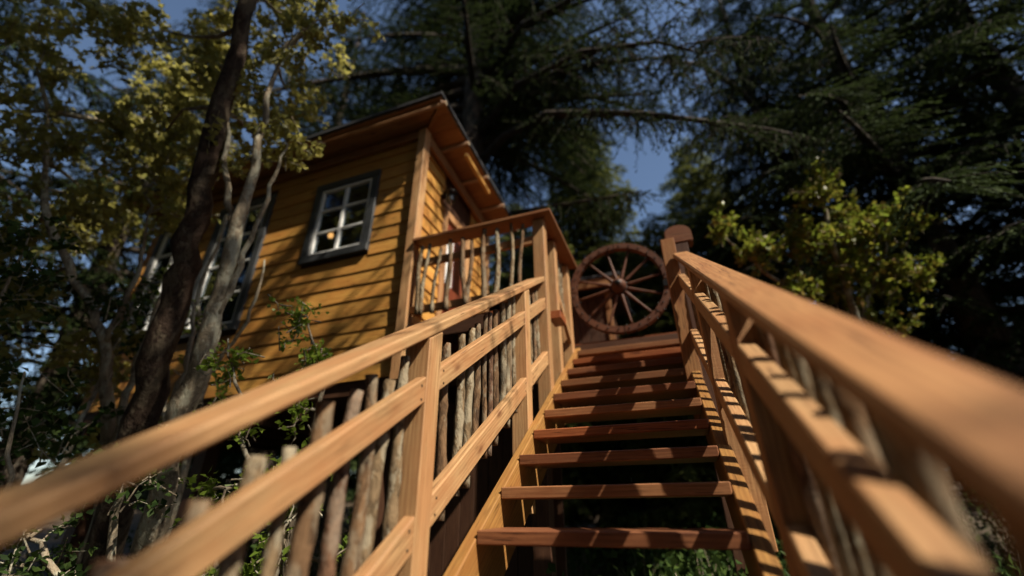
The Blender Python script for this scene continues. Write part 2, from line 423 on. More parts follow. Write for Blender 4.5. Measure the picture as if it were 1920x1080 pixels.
def right_railing():
    t = empty('stair_railing', (1.18, -.35, -.3), 'right stair railing whose wide smooth cap comes closest to the viewer', 'railing', None)
    posts = [(-1.78, -1.67), (-.44, -.33), (.62, .73)]
    for a, b in posts:
        zb = slope_z(a)-.5
        prism('post', [(1.122, a, zb), (1.235, a, zb), (1.235, b, zb), (1.122, b, zb)],
              [(1.122, a, slope_z(a)+1.008), (1.235, a, slope_z(a)+1.008), (1.235, b, slope_z(b)+1.008), (1.122, b, slope_z(b)+1.008)], M['cedar_face'], t)
    slope_rail('top_rail', 1.11, 1.242, 1.011, 1.06, -2.9, 1.688, M['cap_dark'], t, .008)
    segs = [(-2.9, -1.782), (-1.668, -.442), (-.328, .618), (.732, 1.698)]
    for a, b in segs:
        slope_rail('middle_rail', 1.12, 1.175, .735, .842, a, b, M['cedar'], t)
        slope_rail('bottom_rail', 1.125, 1.18, .215, .32, a, b, M['cedar'], t)
    y = -2.86
    while y < 1.62:
        y += rnd.uniform(.085, .135)
        if any(a-.03 < y < b+.03 for a, b in posts): continue
        r = rnd.uniform(.016, .028)
        picket(1.184+r, y, slope_z(y)+rnd.uniform(-.04, .05), slope_z(y)+rnd.uniform(.90, .985), r, t, rnd.uniform(-.05, .04), None, rnd.uniform(-.015, .015))
    box('newel_post', 1.03, 1.15, 1.70, 1.82, .62, 2.30, M['cap_dark'], t)  # the darker wood stands in for the shade on this post
    # rounded slab topping the newel
    bm = bmesh.new(); prof = []
    for i in range(13):
        a = math.pi*i/12; prof.append((1.20-.125*math.cos(a)*(1.0), 2.40+.115*math.sin(a)**.8))
    prof = [(1.075, 2.31), (1.325, 2.31)] + [(x, z) for x, z in reversed(prof)]
    mw = Matrix.Translation((1.2, 1.83, 2.36))
    va = [bm.verts.new((x-1.2, 0, z-2.36)) for x, z in prof]; vb = [bm.verts.new((x-1.2, .14, z-2.36)) for x, z in prof]
    bm.faces.new(va); bm.faces.new(list(reversed(vb)))
    for i in range(len(prof)):
        j = (i+1) % len(prof); bm.faces.new((va[j], va[i], vb[i], vb[j]))
    bmesh.ops.recalc_face_normals(bm, faces=bm.faces); bmesh.ops.bevel(bm, geom=[e for e in bm.edges if e.calc_face_angle(0) > .6], offset=.012, segments=2, affect='EDGES')
    me = bpy.data.meshes.new('post_cap'); bm.to_mesh(me); bm.free()
    o = link('post_cap', me, M['tread_c'], t, mw); tag(o, 'rounded dark red slab')
    box('newel_post', 1.13, 1.27, 1.835, 1.95, .62, 2.305, M['dark_wood'], t)
    return t
right_railing()

# ------------------------------------------------------------------ deck
def make_deck():
    t = empty('deck', (-.8, 3.6, gz(-.8, 3.6)), 'raised timber deck in shadow at the top of the stairs beside the cabin', 'deck')
    zt = 1.80
    y = 1.60
    while y < 5.9:
        xa, xb = (-1.58, -.20)
        if y > 2.80: xb = 2.3
        box('plank', xa, xb, y, y+.132, zt-.035, zt+rnd.uniform(-.002, .002), M['tread'], t, .003); y += .140
    box('fascia', -1.60, -.19, 1.545, 1.592, 1.60, 1.755, M['dark_wood'], t)
    box('fascia', -.19, 2.3, 2.76, 2.806, 1.56, 1.755, M['dark_wood'], t) if False else None
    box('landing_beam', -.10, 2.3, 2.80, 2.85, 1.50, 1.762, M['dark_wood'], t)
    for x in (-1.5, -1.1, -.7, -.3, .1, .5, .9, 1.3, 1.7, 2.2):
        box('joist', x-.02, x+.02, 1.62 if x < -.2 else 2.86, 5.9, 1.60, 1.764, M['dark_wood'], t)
    box('beam', -2.0, -.2, 1.70, 1.80, 1.15, 1.34, M['dark_wood'], t)
    box('beam', -1.6, 2.3, 4.2, 4.3, 1.42, 1.598, M['dark_wood'], t)
    for x, y in ((-.35, 2.2), (-1.5, 4.25), (2.2, 4.25), (1.25, 2.9)):
        box('post', x-.08, x+.08, y-.08, y+.08, gz(x, y)-.1, 1.598 if y > 2.5 else 1.598, M['dark_wood'], t)
    # closed-in skirting of dark boards under the deck
    x = -2.3
    while x < -.22:
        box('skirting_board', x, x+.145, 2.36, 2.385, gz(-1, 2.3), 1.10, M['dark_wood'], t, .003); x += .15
    return t
make_deck()
def deck_railing():
    t = empty('deck_railing', (-.8, 1.62, 1.8), 'level deck railing of crooked grey sticks between the cabin corner and the top stair post', 'railing')
    def capq(a, b):  # mitred cap pieces
        prism('cap_rail', a, b, M['tread_b'], t, .004)
    z0, z1 = 2.752, 2.786
    xa, xb, ya, yb = -.165, .046, 1.478, 1.69
    capq([(-1.548, ya, z0), (-1.548, yb, z0), (-1.548, yb, z1), (-1.548, ya, z1)], [(xb-.0015, ya, z0), (xa-.0015, yb, z0), (xa-.0015, yb, z1), (xb-.0015, ya, z1)])
    capq([(xa, yb+.0015, z0), (xb, ya+.0015, z0), (xb, ya+.0015, z1), (xa, yb+.0015, z1)], [(xa, 2.76, z0), (xb, 2.76, z0), (xb, 2.76, z1), (xa, 2.76, z1)])
    box('rail', -1.545, -.168, 1.566, 1.606, 2.46, 2.55, M['cedar_face'], t)
    box('rail', -1.545, -.168, 1.566, 1.606, 1.90, 1.98, M['cedar_face'], t)
    P = [(-1.45, 2.69, .026, -.01), (-1.36, 2.70, .022, .04), (-1.22, 2.61, .02, .05), (-1.09, 2.70, .027, 0), (-.95, 2.68, .029, -.07), (-.83, 2.64, .023, .03),
         (-.69, 2.73, .028, 0), (-.53, 2.70, .029, .02), (-.385, 2.735, .021, .0), (-.27, 2.69, .021, .04)]
    for x, z, r, dx in P:
        s = rnd.randrange(999); rr = random.Random(s); pts = []; rad = []; n = 12; ph = rr.uniform(0, 6)
        for i in range(n):
            u = i/(n-1); wv = .012*math.sin(u*6+ph)
            pts.append((x-dx*(1-u)+wv, 1.562-r-.0+.003*math.sin(u*7), 1.86+(z-1.86)*u)); rad.append(r*(1.08-.25*u)*(1+rr.uniform(-.07, .07)))
        tube('picket', pts, rad, [M[rr.choice(['stick', 'stick_pale', 'stick_pale'])], M['cut']], t, 10, .14, s)
    for i, (a, b) in enumerate(((2.0, 2.11), (2.6, 2.71))):
        box('post', -.165, -.055, a, b, 1.0, 2.735, M['cedar'], t)
    box('block', -.07, .045, 1.675, 1.9, 1.66, 1.74, M['tread'], t)
    f = lambda y, z: [(-.10, y, z), (-.058, y, z), (-.058, y, z+.08), (-.10, y, z+.08)]
    prism('brace', f(2.115, 2.05), f(2.595, 1.72), M['cedar'], t)
    picket(-.115, 2.35, 1.9, 2.72, .02, t, .05, 'stick_pale'); picket(-.115, 2.47, 1.95, 2.73, .018, t, .05, 'stick_pale')
    return t
deck_railing()

# ------------------------------------------------------------------ cabin
def roof_z(y): return 4.66 - .075*(y-1.2)
def make_cabin():
    t = empty('tree_cabin', (-4, 2.8, 1.2), 'small raised cabin with golden lap siding, dark trimmed window and deep brown eaves', 'cabin')
    X0, X1, Y0, Y1, Z0 = -6.6, -1.66, 1.60, 3.62, 1.27
    wins = [(-3.15, -2.32, 2.93, 3.99, 2, 3), (-5.02, -4.14, 2.18, 4.10, 2, 4), (-6.3, -5.5, 2.30, 4.05, 2, 4)]
    tr = .10
    # front siding: lapped boards cut around the windows
    pitch = .19; z = Z0; i = 0
    while z < 4.52:
        zt = min(z+pitch, 4.60); cuts = [(X0, X1)]
        for (a, b, c, d, *_ ) in wins:
            a -= tr; b += tr; c -= tr; d += tr
            if zt > c+.01 and z < d-.01:
                nc = []
                for p, q in cuts:
                    if b <= p or a >= q: nc.append((p, q)); continue
                    if a-p > .03: nc.append((p, a))
                    if q-b > .03: nc.append((b, q))
                cuts = nc
        for p, q in cuts:
            e = rnd.uniform(-.006, .006); lo = z-.018+e
            n = max(2, int((q-p)/.35)); 
            # wavy lower edge, lapped over the board beneath
            bm = bmesh.new(); rows = []
            mw = Matrix.Translation(((p+q)/2, Y0, z)); cx = (p+q)/2
            for k in range(n+1):
                x = p+(q-p)*k/n; w = .006*math.sin(x*3.1+i*1.7)+rnd.uniform(-.004, .004)
                rows.append([bm.verts.new((x-cx, yy, zz-z)) for yy, zz in ((-.024, lo+w), (-.010, zt), (.0, zt), (-.006, lo+w))])
            for k in range(n):
                A, B = rows[k], rows[k+1]
                for s in range(4): bm.faces.new((A[s], B[s], B[(s+1) % 4], A[(s+1) % 4]))
            bm.faces.new(rows[0]); bm.faces.new(list(reversed(rows[-1])))
            bmesh.ops.recalc_face_normals(bm, faces=bm.faces)
            me = bpy.data.meshes.new('siding_board'); bm.to_mesh(me); bm.free()
            link('siding_board', me, M['siding'], t, mw)
        z += pitch; i += 1
    # side siding facing the deck
    z = Z0; i = 0
    while z < 4.45:
        zt = min(z+pitch, roof_z(3.6)-.06)
        for p, q in ((1.70, 2.24), (3.10, 3.60)):
            if zt < 1.8: continue
            f = lambda y: [(-1.655+.036, y, z-.018), (-1.655+.012, y, zt), (-1.655, y, zt), (-1.655+.006, y, z-.018)]
            prism('siding_board', f(p), f(q), M['siding'], t, 0)
        z += pitch; i += 1
    # walls behind the boards, with openings
    def wall_piece(a, b, c, d, y0=Y0+.002, y1=Y0+.09): box('wall', a, b, y0, y1, c, d, M['dark_wood'], t, 0)
    xs = sorted(wins); x = X0
    for (a, b, c, d, *_ ) in xs:
        wall_piece(x, a, Z0, 4.5); wall_piece(a, b, Z0, c); wall_piece(a, b, d, 4.5); x = b
    wall_piece(x, X1, Z0, 4.5)
    box('wall', X1-.09, X1-.002, Y0+.1, 2.30, Z0, 4.42, M['dark_wood'], t, 0)
    box('wall', X1-.09, X1-.002, 2.98, Y1, Z0, 4.42, M['dark_wood'], t, 0)
    box('wall', X1-.09, X1-.002, 2.302, 2.978, 3.72, 4.42, M['dark_wood'], t, 0)
    box('wall', X0, X1-.1, Y1-.09, Y1, Z0, 4.42, M['dark_wood'], t, 0)
    box('wall', X0, X0+.09, Y0+.1, Y1-.1, Z0, 4.42, M['dark_wood'], t, 0)
    box('floor', X0, X1, Y0+.01, Y1, Z0-.16, Z0-.004, M['dark_wood'], t)
    for x in np.arange(X0+.2, X1, .6): box('joist', x, x+.05, Y0+.02, Y1, Z0-.36, Z0-.164, M['dark_wood'], t)
    box('corner_post', -1.658, -1.548, 1.515, 1.645, 1.20, 4.55, M['cedar'], t)
    box('corner_post', -1.66, -1.57, 3.62, 3.71, 1.2, 4.40, M['cedar'], t)
    for x, y in ((-2.0, 2.0), (-4.5, 2.0), (-6.4, 2.0), (-4.5, 3.4), (-2.0, 3.4)):
        box('support_post', x-.09, x+.09, y-.09, y+.09, gz(x, y)-.1, Z0-.37, M['dark_wood'], t)
    # windows
    for wi, (a, b, c, d, nx, nz) in enumerate(wins):
        w = box('window', a-tr, b+tr, Y0-.055, Y0-.002, d, d+tr, M['charcoal'], t)
        box('frame', a-tr, b+tr, Y0-.07, Y0-.002, c-tr, c-.0, M['charcoal'], w)
        for p, q in ((a-tr, a), (b, b+tr)): box('frame', p, q, Y0-.053, Y0-.002, c+.001, d-.001, M['charcoal'], w)
        ys, ye = Y0-.035, Y0+.01; s = .045
        box('sash', a+.002, b-.002, ys, ye, c+.002, c+s, M['white_paint'], w); box('sash', a+.002, b-.002, ys, ye, d-s, d-.002, M['white_paint'], w)
        box('sash', a+.002, a+s, ys+.001, ye, c+s+.001, d-s-.001, M['white_paint'], w); box('sash', b-s, b-.002, ys+.001, ye, c+s+.001, d-s-.001, M['white_paint'], w)
        for k in range(1, nx):
            x = a+(b-a)*k/nx; box('muntin', x-(.02 if k*2 == nx else .012), x+(.02 if k*2 == nx else .012), ys+.004, ye, c+s, d-s, M['white_paint'], w, .002)
        for k in range(1, nz):
            z = c+(d-c)*k/nz
            for m in range(nx):
                box('muntin', a+(b-a)*m/nx+(.021 if m else s), a+(b-a)*(m+1)/nx-(.021 if m < nx-1 else s), ys+.006, ye, z-.012, z+.012, M['white_paint'], w, .002)
        for m in range(nx):
            for k in range(nz):
                xa, xb = a+(b-a)*m/nx+.01, a+(b-a)*(m+1)/nx-.01; za, zb = c+(d-c)*k/nz+.008, c+(d-c)*(k+1)/nz-.008
                dy = rnd.uniform(-.002, .002)
                prism('pane', [(xa, Y0-.004, za), (xa, Y0-.004+dy, zb), (xa, Y0-.001+dy, zb), (xa, Y0-.001, za)], [(xb, Y0-.004, za), (xb, Y0-.004+dy, zb), (xb, Y0-.001+dy, zb), (xb, Y0-.001, za)], M['glass'], w, 0)
    # door in the side wall
    xo = -1.655
    box('door_casing', xo, xo+.05, 2.245, 2.345, 1.81, 3.80, M['cedar'], t); box('door_casing', xo, xo+.05, 2.93, 3.06, 1.81, 3.80, M['cedar'], t)
    box('door_casing', xo, xo+.05, 2.346, 2.929, 3.68, 3.80, M['cedar'], t)
    dr = box('door', xo-.03, xo+.01, 2.35, 2.925, 1.815, 3.675, M['red_door'], t)
    tag(dr, 'reddish brown door with pale glass')
    box('pane', xo+.0, xo+.018, 2.42, 2.60, 2.70, 3.5, M['white_paint'], dr)
    box('pane', xo+.0, xo+.018, 2.64, 2.85, 2.70, 3.5, M['glass'], dr)
    tube('handle', [(xo+.03, 2.86, 2.62), (xo+.065, 2.86, 2.62), (xo+.07, 2.84, 2.62)], [.012, .014, .03], M['metal'], dr, 10)
    # roof: sheet, black edge, soffit boards, pole rafters
    XE, XW, YF, YB = -1.16, -7.1, 1.20, 4.05
    f = lambda x: [(x, YF, roof_z(YF)), (x, YB, roof_z(YB)), (x, YB, roof_z(YB)+.05), (x, YF, roof_z(YF)+.05)]
    rf = prism('roof', f(XW), f(XE), M['roofing'], t, .004)
    f = lambda x, y0, y1: [(x, y0, roof_z(y0)-.022), (x, y1, roof_z(y1)-.022), (x, y1, roof_z(y1)-.002), (x, y0, roof_z(y0)-.002)]
    y = YF+.03
    while y < YB-.03:
        y1 = min(y+.232, YB-.02); prism('soffit_board', f(XW+.03, y, y1), f(XE-.03, y, y1), M['soffit'], rf, .002); y += .236
    for y in (1.30, 1.97, 2.64, 3.30, 3.95):
        zz = roof_z(y)-.052
        tube('rafter', [(-7.05, y, zz), (-5.8, y, zz), (-3.6, y, zz), (XE+.012, y, zz)], [.03, .03, .031, .03], [M['soffit'], M['cut_pale']], rf, 12)
    box('header_beam', -6.6, -1.672, 1.53, 1.575, 4.42, 4.55, M['soffit'], t)
    prism('header_beam', [(-1.60, 1.66, 4.36), (-1.55, 1.66, 4.36), (-1.55, 1.66, 4.52), (-1.60, 1.66, 4.52)], [(-1.60, 3.72, 4.22), (-1.55, 3.72, 4.22), (-1.55, 3.72, 4.38), (-1.60, 3.72, 4.38)], M['soffit'], t)
    prism('sun_strip_board', [(-1.24, 2.02, 4.38), (-1.19, 2.02, 4.38), (-1.19, 2.02, 4.44), (-1.24, 2.02, 4.44)], [(-1.24, 2.82, 4.32), (-1.19, 2.82, 4.32), (-1.19, 2.82, 4.38), (-1.24, 2.82, 4.38)], M['siding'], t)  # board added at the eave edge to show a bright strip of sunlight
    prism('hip_board', [(-1.20, 1.25, 4.585), (-1.17, 1.28, 4.585), (-1.17, 1.28, 4.62), (-1.20, 1.25, 4.62)], [(-1.62, 1.60, 4.56), (-1.59, 1.63, 4.56), (-1.59, 1.63, 4.60), (-1.62, 1.60, 4.60)], M['soffit'], t)
    return t
make_cabin()
def lathe(name, prof, mat, parent, loc, seg=20, axis='Z'):
    bm = bmesh.new(); rings = []
    for r, h in prof:
        rings.append([bm.verts.new((r*math.cos(2*math.pi*k/seg), r*math.sin(2*math.pi*k/seg), h)) for k in range(seg)])
    for a, b in zip(rings, rings[1:]):
        for k in range(seg): bm.faces.new((a[k], a[(k+1) % seg], b[(k+1) % seg], b[k]))
    bm.faces.new(list(reversed(rings[0]))); bm.faces.new(rings[-1])
    me = bpy.data.meshes.new(name); bm.to_mesh(me); bm.free()
    mw = Matrix.Translation(loc)
    if axis == 'Y': mw = mw @ Matrix.Rotation(-math.pi/2, 4, 'X')
    return link(name, me, mat, parent, mw, smooth=True)
def lantern():
    x, y, z = -1.50, 2.18, 3.86
    t = empty('wall_lantern', (x, y, z), 'dark metal barn lantern with glass jar mounted above the door casing', 'lantern')
    lathe('backplate', [(.05, 0), (.05, .02)], M['metal'], t, (-1.61, y, z+.05))
    tube('arm', [(-1.61, y, z+.06), (-1.56, y, z+.20), (x, y, z+.22), (x, y, z+.14)], [.009]*4, M['metal'], t, 8)
    lathe('shade', [(.02, .15), (.035, .14), (.06, .10), (.105, .075), (.107, .068)], M['metal'], t, (x, y, z))
    lathe('jar', [(.045, -.07), (.06, -.05), (.063, .04), (.05, .07)], M['glass'], t, (x, y, z))
    lathe('bulb', [(.006, -.03), (.024, -.01), (.026, .01), (.014, .05)], M['white_paint'], t, (x, y, z))
    for k in range(3): tube('cage_ring', [(x+.068*math.cos(a), y+.068*math.sin(a), z-.06+k*.05) for a in np.linspace(0, 6.283, 15)], [.004]*15, M['metal'], t, 5)
lantern()
def inside_lamp():
    t = empty('ceiling_lamp', (-3.62, 2.3, 4.3), 'small warm glowing bulb hanging inside, seen through the white window', 'lamp')
    tube('cord', [(-3.62, 2.3, 4.5), (-3.62, 2.3, 3.9)], [.004, .004], M['metal'], t, 6)
    lathe('bulb', [(.012, .07), (.03, .04), (.042, 0), (.03, -.035), (.01, -.045)], M['glow'], t, (-3.62, 2.3, 3.84))
inside_lamp()

# ------------------------------------------------------------------ wagon wheel gate
def wagon_wheel():
    cx, cy, cz = .515, 2.84, 2.44
    t = empty('wagon_wheel', (cx, cy, cz-.585), 'large dark wooden wagon wheel with twelve spokes standing as a gate above the stairs', 'wagon wheel')
    R1, R0, h = .592, .513, .042
    nf = 8
    for s in range(nf):   # felloes
        bm = bmesh.new(); rings = []
        a0, a1 = 2*math.pi*s/nf+.006, 2*math.pi*(s+1)/nf-.006; am = (a0+a1)/2
        org = Vector((cx+.55*math.cos(am), cy, cz+.55*math.sin(am)))
        mw = frame((-math.sin(am), 0, math.cos(am)), org); inv = mw.inverted()
        for k in range(8):
            a = a0+(a1-a0)*k/7; c, s_ = math.cos(a), math.sin(a)
            rings.append([bm.verts.new(inv @ Vector((cx+r*c, cy+y, cz+r*s_))) for r, y in ((R0, -h), (R1, -h), (R1, h), (R0, h))])
        for k in range(7):
            for q in range(4): bm.faces.new((rings[k][q], rings[k+1][q], rings[k+1][(q+1) % 4], rings[k][(q+1) % 4]))
        bm.faces.new(rings[0]); bm.faces.new(list(reversed(rings[-1])))
        bmesh.ops.recalc_face_normals(bm, faces=bm.faces)
        bmesh.ops.bevel(bm, geom=[e for e in bm.edges if e.calc_face_angle(0) > .8], offset=.006, segments=2, affect='EDGES')
        me = bpy.data.meshes.new('felloe'); bm.to_mesh(me); bm.free(); link('felloe', me, M['wheel'], t, mw)
    for k in range(12):
        a = 2*math.pi*(k+.35)/12; c, s_ = math.cos(a), math.sin(a)
        tube('spoke', [(cx+r*c, cy-.0, cz+r*s_) for r in (.06, .14, .3, .44, .505)], [.021, .023, .015, .013, .016], M['wheel'], t, 8, .05, k)
    hub = lathe('hub', [(.055, 0), (.06, .03), (.088, .06), (.092, .17), (.07, .20), (.065, .23)], M['wheel'], t, (cx, cy-.13, cz), 24, 'Y')
    lathe('hub_cap', [(.022, 0), (.034, .01), (.034, .05)], M['metal'], hub, (cx, cy-.16, cz), 16, 'Y')
    tube('iron_band', [(cx+.093*math.cos(a), cy-.02, cz+.093*math.sin(a)) for a in np.linspace(0, 6.283, 25)], [.007]*25, M['metal'], hub, 6)
    for k in range(28):
        a = 2*math.pi*k/28
        for r, y in ((R1, -.02), (R0, -.02)):
            if r == R0 and k % 2 == 0: continue
            c, s_ = math.cos(a+.05*(r == R0)), math.sin(a+.05*(r == R0)); d = 1 if r == R1 else -1
            tube('stud', [(cx+r*c, cy+y, cz+r*s_), (cx+(r+d*.012)*c, cy+y, cz+(r+d*.012)*s_), (cx+(r+d*.018)*c, cy+y, cz+(r+d*.018)*s_)], [.011, .012, .005], M['metal'], t, 8)
        c, s_ = math.cos(a+.11), math.sin(a+.11)
        tube('stud', [(cx+.548*c, cy-h, cz+.548*s_), (cx+.548*c, cy-h-.008, cz+.548*s_), (cx+.548*c, cy-h-.013, cz+.548*s_)], [.010, .010, .004], M['metal'], t, 8)
    # hinge bracket on the right
    box('hinge', cx+.50, cx+.66, cy-.058, cy-.046, cz-.10, cz-.02, M['metal'], t, .002)
wagon_wheel()

def make_shed():
    t = empty('shed', (-.3, 5.0, 1.8), 'brown vertical board shed with dark flat roof behind the wagon wheel', 'shed')
    x0, x1, y0, y1 = -2.6, .17, 4.62, 5.7
    x = x0
    while x < x1-.05:
        w = min(.15, x1-x); box('board', x, x+w-.008, y0, y0+.025, 1.81, 3.22, M['dark_wood'], t, .003); x += .152
    box('wall', x0, x1-.002, y0+.027, y1, 1.81, 3.21, M['dark_wood'], t)
    box('corner_board', x1-.04, x1+.05, y0-.03, y0-.002, 1.81, 3.22, M['soffit'], t)
    box('corner_board', -.62, -.54, y0-.03, y0-.002, 1.81, 3.22, M['soffit'], t)
    box('fascia', x0-.3, x1+.25, y0-.34, y0-.30, 3.22, 3.36, M['soffit'], t)
    rf = box('roof', x0-.32, x1+.27, y0-.36, y1+.3, 3.365, 3.42, M['roofing'], t)
make_shed()

# ------------------------------------------------------------------ trees
def fir_arrays(height, r0, z_lo, maxlen, nb, seed, ds=.09, tl=.09, tw=.02, step=.035, droop=.42, az=None, skip=None, full=1.0):
    g = np.random.default_rng(seed); rr = random.Random(seed)
    tubes = []; Q = []
    tp = [(.05*math.sin(i*.9+seed), .05*math.cos(i*1.1+seed), height*i/14-.2) for i in range(15)]
    tr = [r0*(1.25 if i == 0 else 1)*(1-.93*i/14) for i in range(15)]
    for b in range(nb):
        u = (b+rr.random()*.8)/nb; z = z_lo+(height-z_lo)*u**1.05
        L = maxlen*(min(1, .72+u*1.2) if u < .25 else max(0, 1-(u-.25)/.77)**full)*rr.uniform(.65, 1.12)+.25
        a = b*2.39996+rr.uniform(-.35, .35) if az is None else az[b % len(az)]+rr.uniform(-.2, .2)
        if skip is not None and abs((a-skip+math.pi) % (2*math.pi)-math.pi) < 1.0 and rr.random() < .93: continue
        d = np.array([math.cos(a), math.sin(a), 0.0]); up = np.array([0, 0, 1.0])
        rise = rr.uniform(.0, .22); dr = droop*rr.uniform(.7, 1.3)
        n = 9; ts = np.linspace(0, 1, n)
        side = np.array([-d[1], d[0], 0]); sw = rr.uniform(-.12, .12)
        pos = lambda t: np.array([0, 0, z])+np.outer(t, d)*L+np.outer(t*rise-t*t*dr, up)*L+np.outer(t*t*sw, side)*L
        pts = pos(ts); rb = .012+.016*L*r0/.3
        tubes.append(([tuple(p) for p in pts], [rb*(1-.85*t)+.003 for t in ts]))
        ns = max(5, int(L/ds)); t_ = np.sort(g.uniform(.12, 1, ns*2)); 
        base = pos(t_); tan = norm(pos(np.minimum(t_+.02, 1.02))-base)
        sg = np.where(np.arange(ns*2) % 2 == 0, 1.0, -1.0)
        sd = norm(tan*g.uniform(.35, 1.0, (ns*2, 1))+side*sg[:, None]*g.uniform(.6, 1.1, (ns*2, 1))+up*g.normal(-.22, .16, (ns*2, 1)))
        sl = L*(.10+.34*np.minimum(1, (1-t_)*1.3+.1))*g.uniform(.45, 1.1, ns*2); sl = np.clip(sl, .12, 1.15)
        # twiglets along each sub branch
        m = np.maximum(3, (sl/step).astype(int)); idx = np.repeat(np.arange(ns*2), m)
        s = np.concatenate([np.linspace(.08, 1, k) for k in m])
        P = base[idx]+sd[idx]*(s*sl[idx])[:, None]; P[:, 2] -= .30*(s**2)*sl[idx]
        sx = norm(np.cross(sd[idx], up)); q = np.where(g.random(len(idx)) < .5, 1.0, -1.0)
        D = norm(sd[idx]*.75+sx*q[:, None]*g.uniform(.3, .95, (len(idx), 1))+g.normal(0, .18, (len(idx), 3))+up*(-.35))
        ll = tl*g.uniform(.6, 1.35, len(idx))*(1.15-.55*s)
        Q.append(blades(P, D, ll, tw*g.uniform(.7, 1.3, len(idx)), .15, .5, g))
        # a few woody side twigs
        for k in range(0, ns*2, 3):
            e = base[k]+sd[k]*sl[k]; e[2] -= .28*sl[k]; mid = (base[k]+e)/2+np.array([0, 0, .06*sl[k]])
            tubes.append(([tuple(base[k]), tuple(mid), tuple(e)], [.006+.004*L*.3, .004, .002]))
    return tp, tr, tubes, np.concatenate(Q)
def fir(name, label, loc, prm, needle, scale=1.0, rot=0.0, group=None, sides=5):
    t = empty(name, (0, 0, 0), label, 'tree', group)
    tp, tr, tb, Q = fir_arrays(**prm)
    tube('trunk', tp, tr, M['fir_bark'], t, 16, .12, prm['seed'])
    many_tubes('limbs', tb, M['limb_bark'], t, sides)
    me = quads_mesh('crown', Q); o = link('crown', me, M[needle], t); o['kind'] = 'stuff'
    t.location = loc; t.rotation_euler.z = rot; t.scale = (scale,)*3
    return t
def dup(src, label, loc, scale, rot, group=None):
    r = src.copy(); COL.objects.link(r); r.location = loc; r.scale = (scale,)*3; r.rotation_euler = (0, 0, rot); r['label'] = label
    if group: r['group'] = group
    for ch in list(src.children):
        c = ch.copy(); COL.objects.link(c); c.parent = r
    return r
G1 = 'tall dark firs around the stairs'
A = fir('fir_tree', 'huge dark fir with thick bare trunk rising right behind the cabin roof', (-2.62, 4.95, -1.6),
        dict(height=21, r0=.50, z_lo=9.3, maxlen=4.6, nb=130, droop=.3, seed=3, skip=-1.5, ds=.085, tl=.12, tw=.034, step=.034), 'needle', 1.0, 0.0, G1)
# the long bare limb reaching right across the sky
Lp = [(-2.4, 4.8, 7.0), (-1.4, 4.0, 6.75), (-.35, 3.25, 6.15), (.35, 3.1, 5.75), (1.2, 3.1, 5.38), (2.0, 3.3, 5.12), (2.9, 3.65, 4.95), (3.5, 4.0, 4.9)]
lb = tube('branch', Lp, [.10, .085, .066, .058, .046, .038, .028, .012], M['limb_bark'], A, 10, .2, 5)
def sprays_along(name, path, parent, n, lmin, lmax, seed, mat='needle', tl=.10, tw=.026, down=.9, tmin=.0, tmax=1.0, step=.03):
    g = np.random.default_rng(seed); pts = np.array(path, float); seg = np.linalg.norm(np.diff(pts, axis=0), axis=1); cum = np.r_[0, np.cumsum(seg)]/seg.sum()
    t_ = g.uniform(tmin, tmax, n); base = np.stack([np.interp(t_, cum, pts[:, k]) for k in range(3)], 1)
    sd = norm(np.stack([g.normal(0, .7, n), g.normal(0, .7, n), g.normal(-down, .45, n)], 1)); sl = g.uniform(lmin, lmax, n)
    m = np.maximum(3, (sl/step).astype(int)); idx = np.repeat(np.arange(n), m); s = np.concatenate([np.linspace(.1, 1, k) for k in m])
    P = base[idx]+sd[idx]*(s*sl[idx])[:, None]; P[:, 2] -= .25*s**2*sl[idx]
    up = np.array([0, 0, 1.0]); sx = norm(np.cross(sd[idx], g.normal(0, 1, (len(idx), 3))))
    D = norm(sd[idx]*.7+sx*g.uniform(.3, .9, (len(idx), 1))-up*.4)
    Q = blades(P, D, tl*g.uniform(.6, 1.3, len(idx))*(1.15-.5*s), tw*g.uniform(.7, 1.3, len(idx)), .15, .6, g)
    tb = []
    for k in range(n):
        e = base[k]+sd[k]*sl[k]; e[2] -= .25*sl[k]; tb.append(([tuple(base[k]), tuple((base[k]+e)/2+np.array([0, 0, .05*sl[k]])), tuple(e)], [.007, .004, .002]))
    mw = world_of(parent); inv = np.array(mw.inverted()); Q = Q @ inv[:3, :3].T + inv[:3, 3]
    me = quads_mesh(name, Q); o = link(name, me, M[mat], parent, mw); o['kind'] = 'stuff'
    many_tubes('twigs', tb, M['limb_bark'], parent, 4)
sprays_along('hanging_sprays', Lp, A, 170, .15, .75, 4, tmin=.25)
L2 = [(-2.3, 4.8, 8.6), (-1.0, 4.2, 8.3), (.6, 3.9, 7.9), (2.1, 4.0, 7.5)]
tube('branch', L2, [.08, .06, .04, .015], M['limb_bark'], A, 8, .2, 6); sprays_along('hanging_sprays', L2, A, 150, .25, 1.1, 8, tmin=.1)
def spray_branch(path, rad, parent, nsub, seed, sub=1.2, nspr=16):
    tube('branch', path, rad, M['limb_bark'], parent, 8, .2, seed); rr = random.Random(seed); P_ = [Vector(p) for p in path]
    for k in range(nsub):
        u = (.15+.85*(k+rr.random())/nsub)*(len(P_)-1); i = min(int(u), len(P_)-2); a = P_[i].lerp(P_[i+1], u-i)
        tan = (P_[i+1]-P_[i]).normalized(); sd = tan.cross(Vector((0, 0, 1))).normalized()*(1 if k % 2 else -1)
        d = (tan*.7+sd*rr.uniform(.5, 1)+Vector((0, 0, rr.uniform(-.35, .05)))).normalized(); L = sub*rr.uniform(.5, 1.1)
        pts = [a+d*L*v+Vector((0, 0, -.3*L*v*v)) for v in (0, .33, .66, 1)]
        tube('side_branch', pts, [.014, .011, .007, .003], M['limb_bark'], parent, 5)
        sprays_along('hanging_sprays', pts, parent, nspr, .12, .42, seed*50+k, tmin=.1, down=.75)
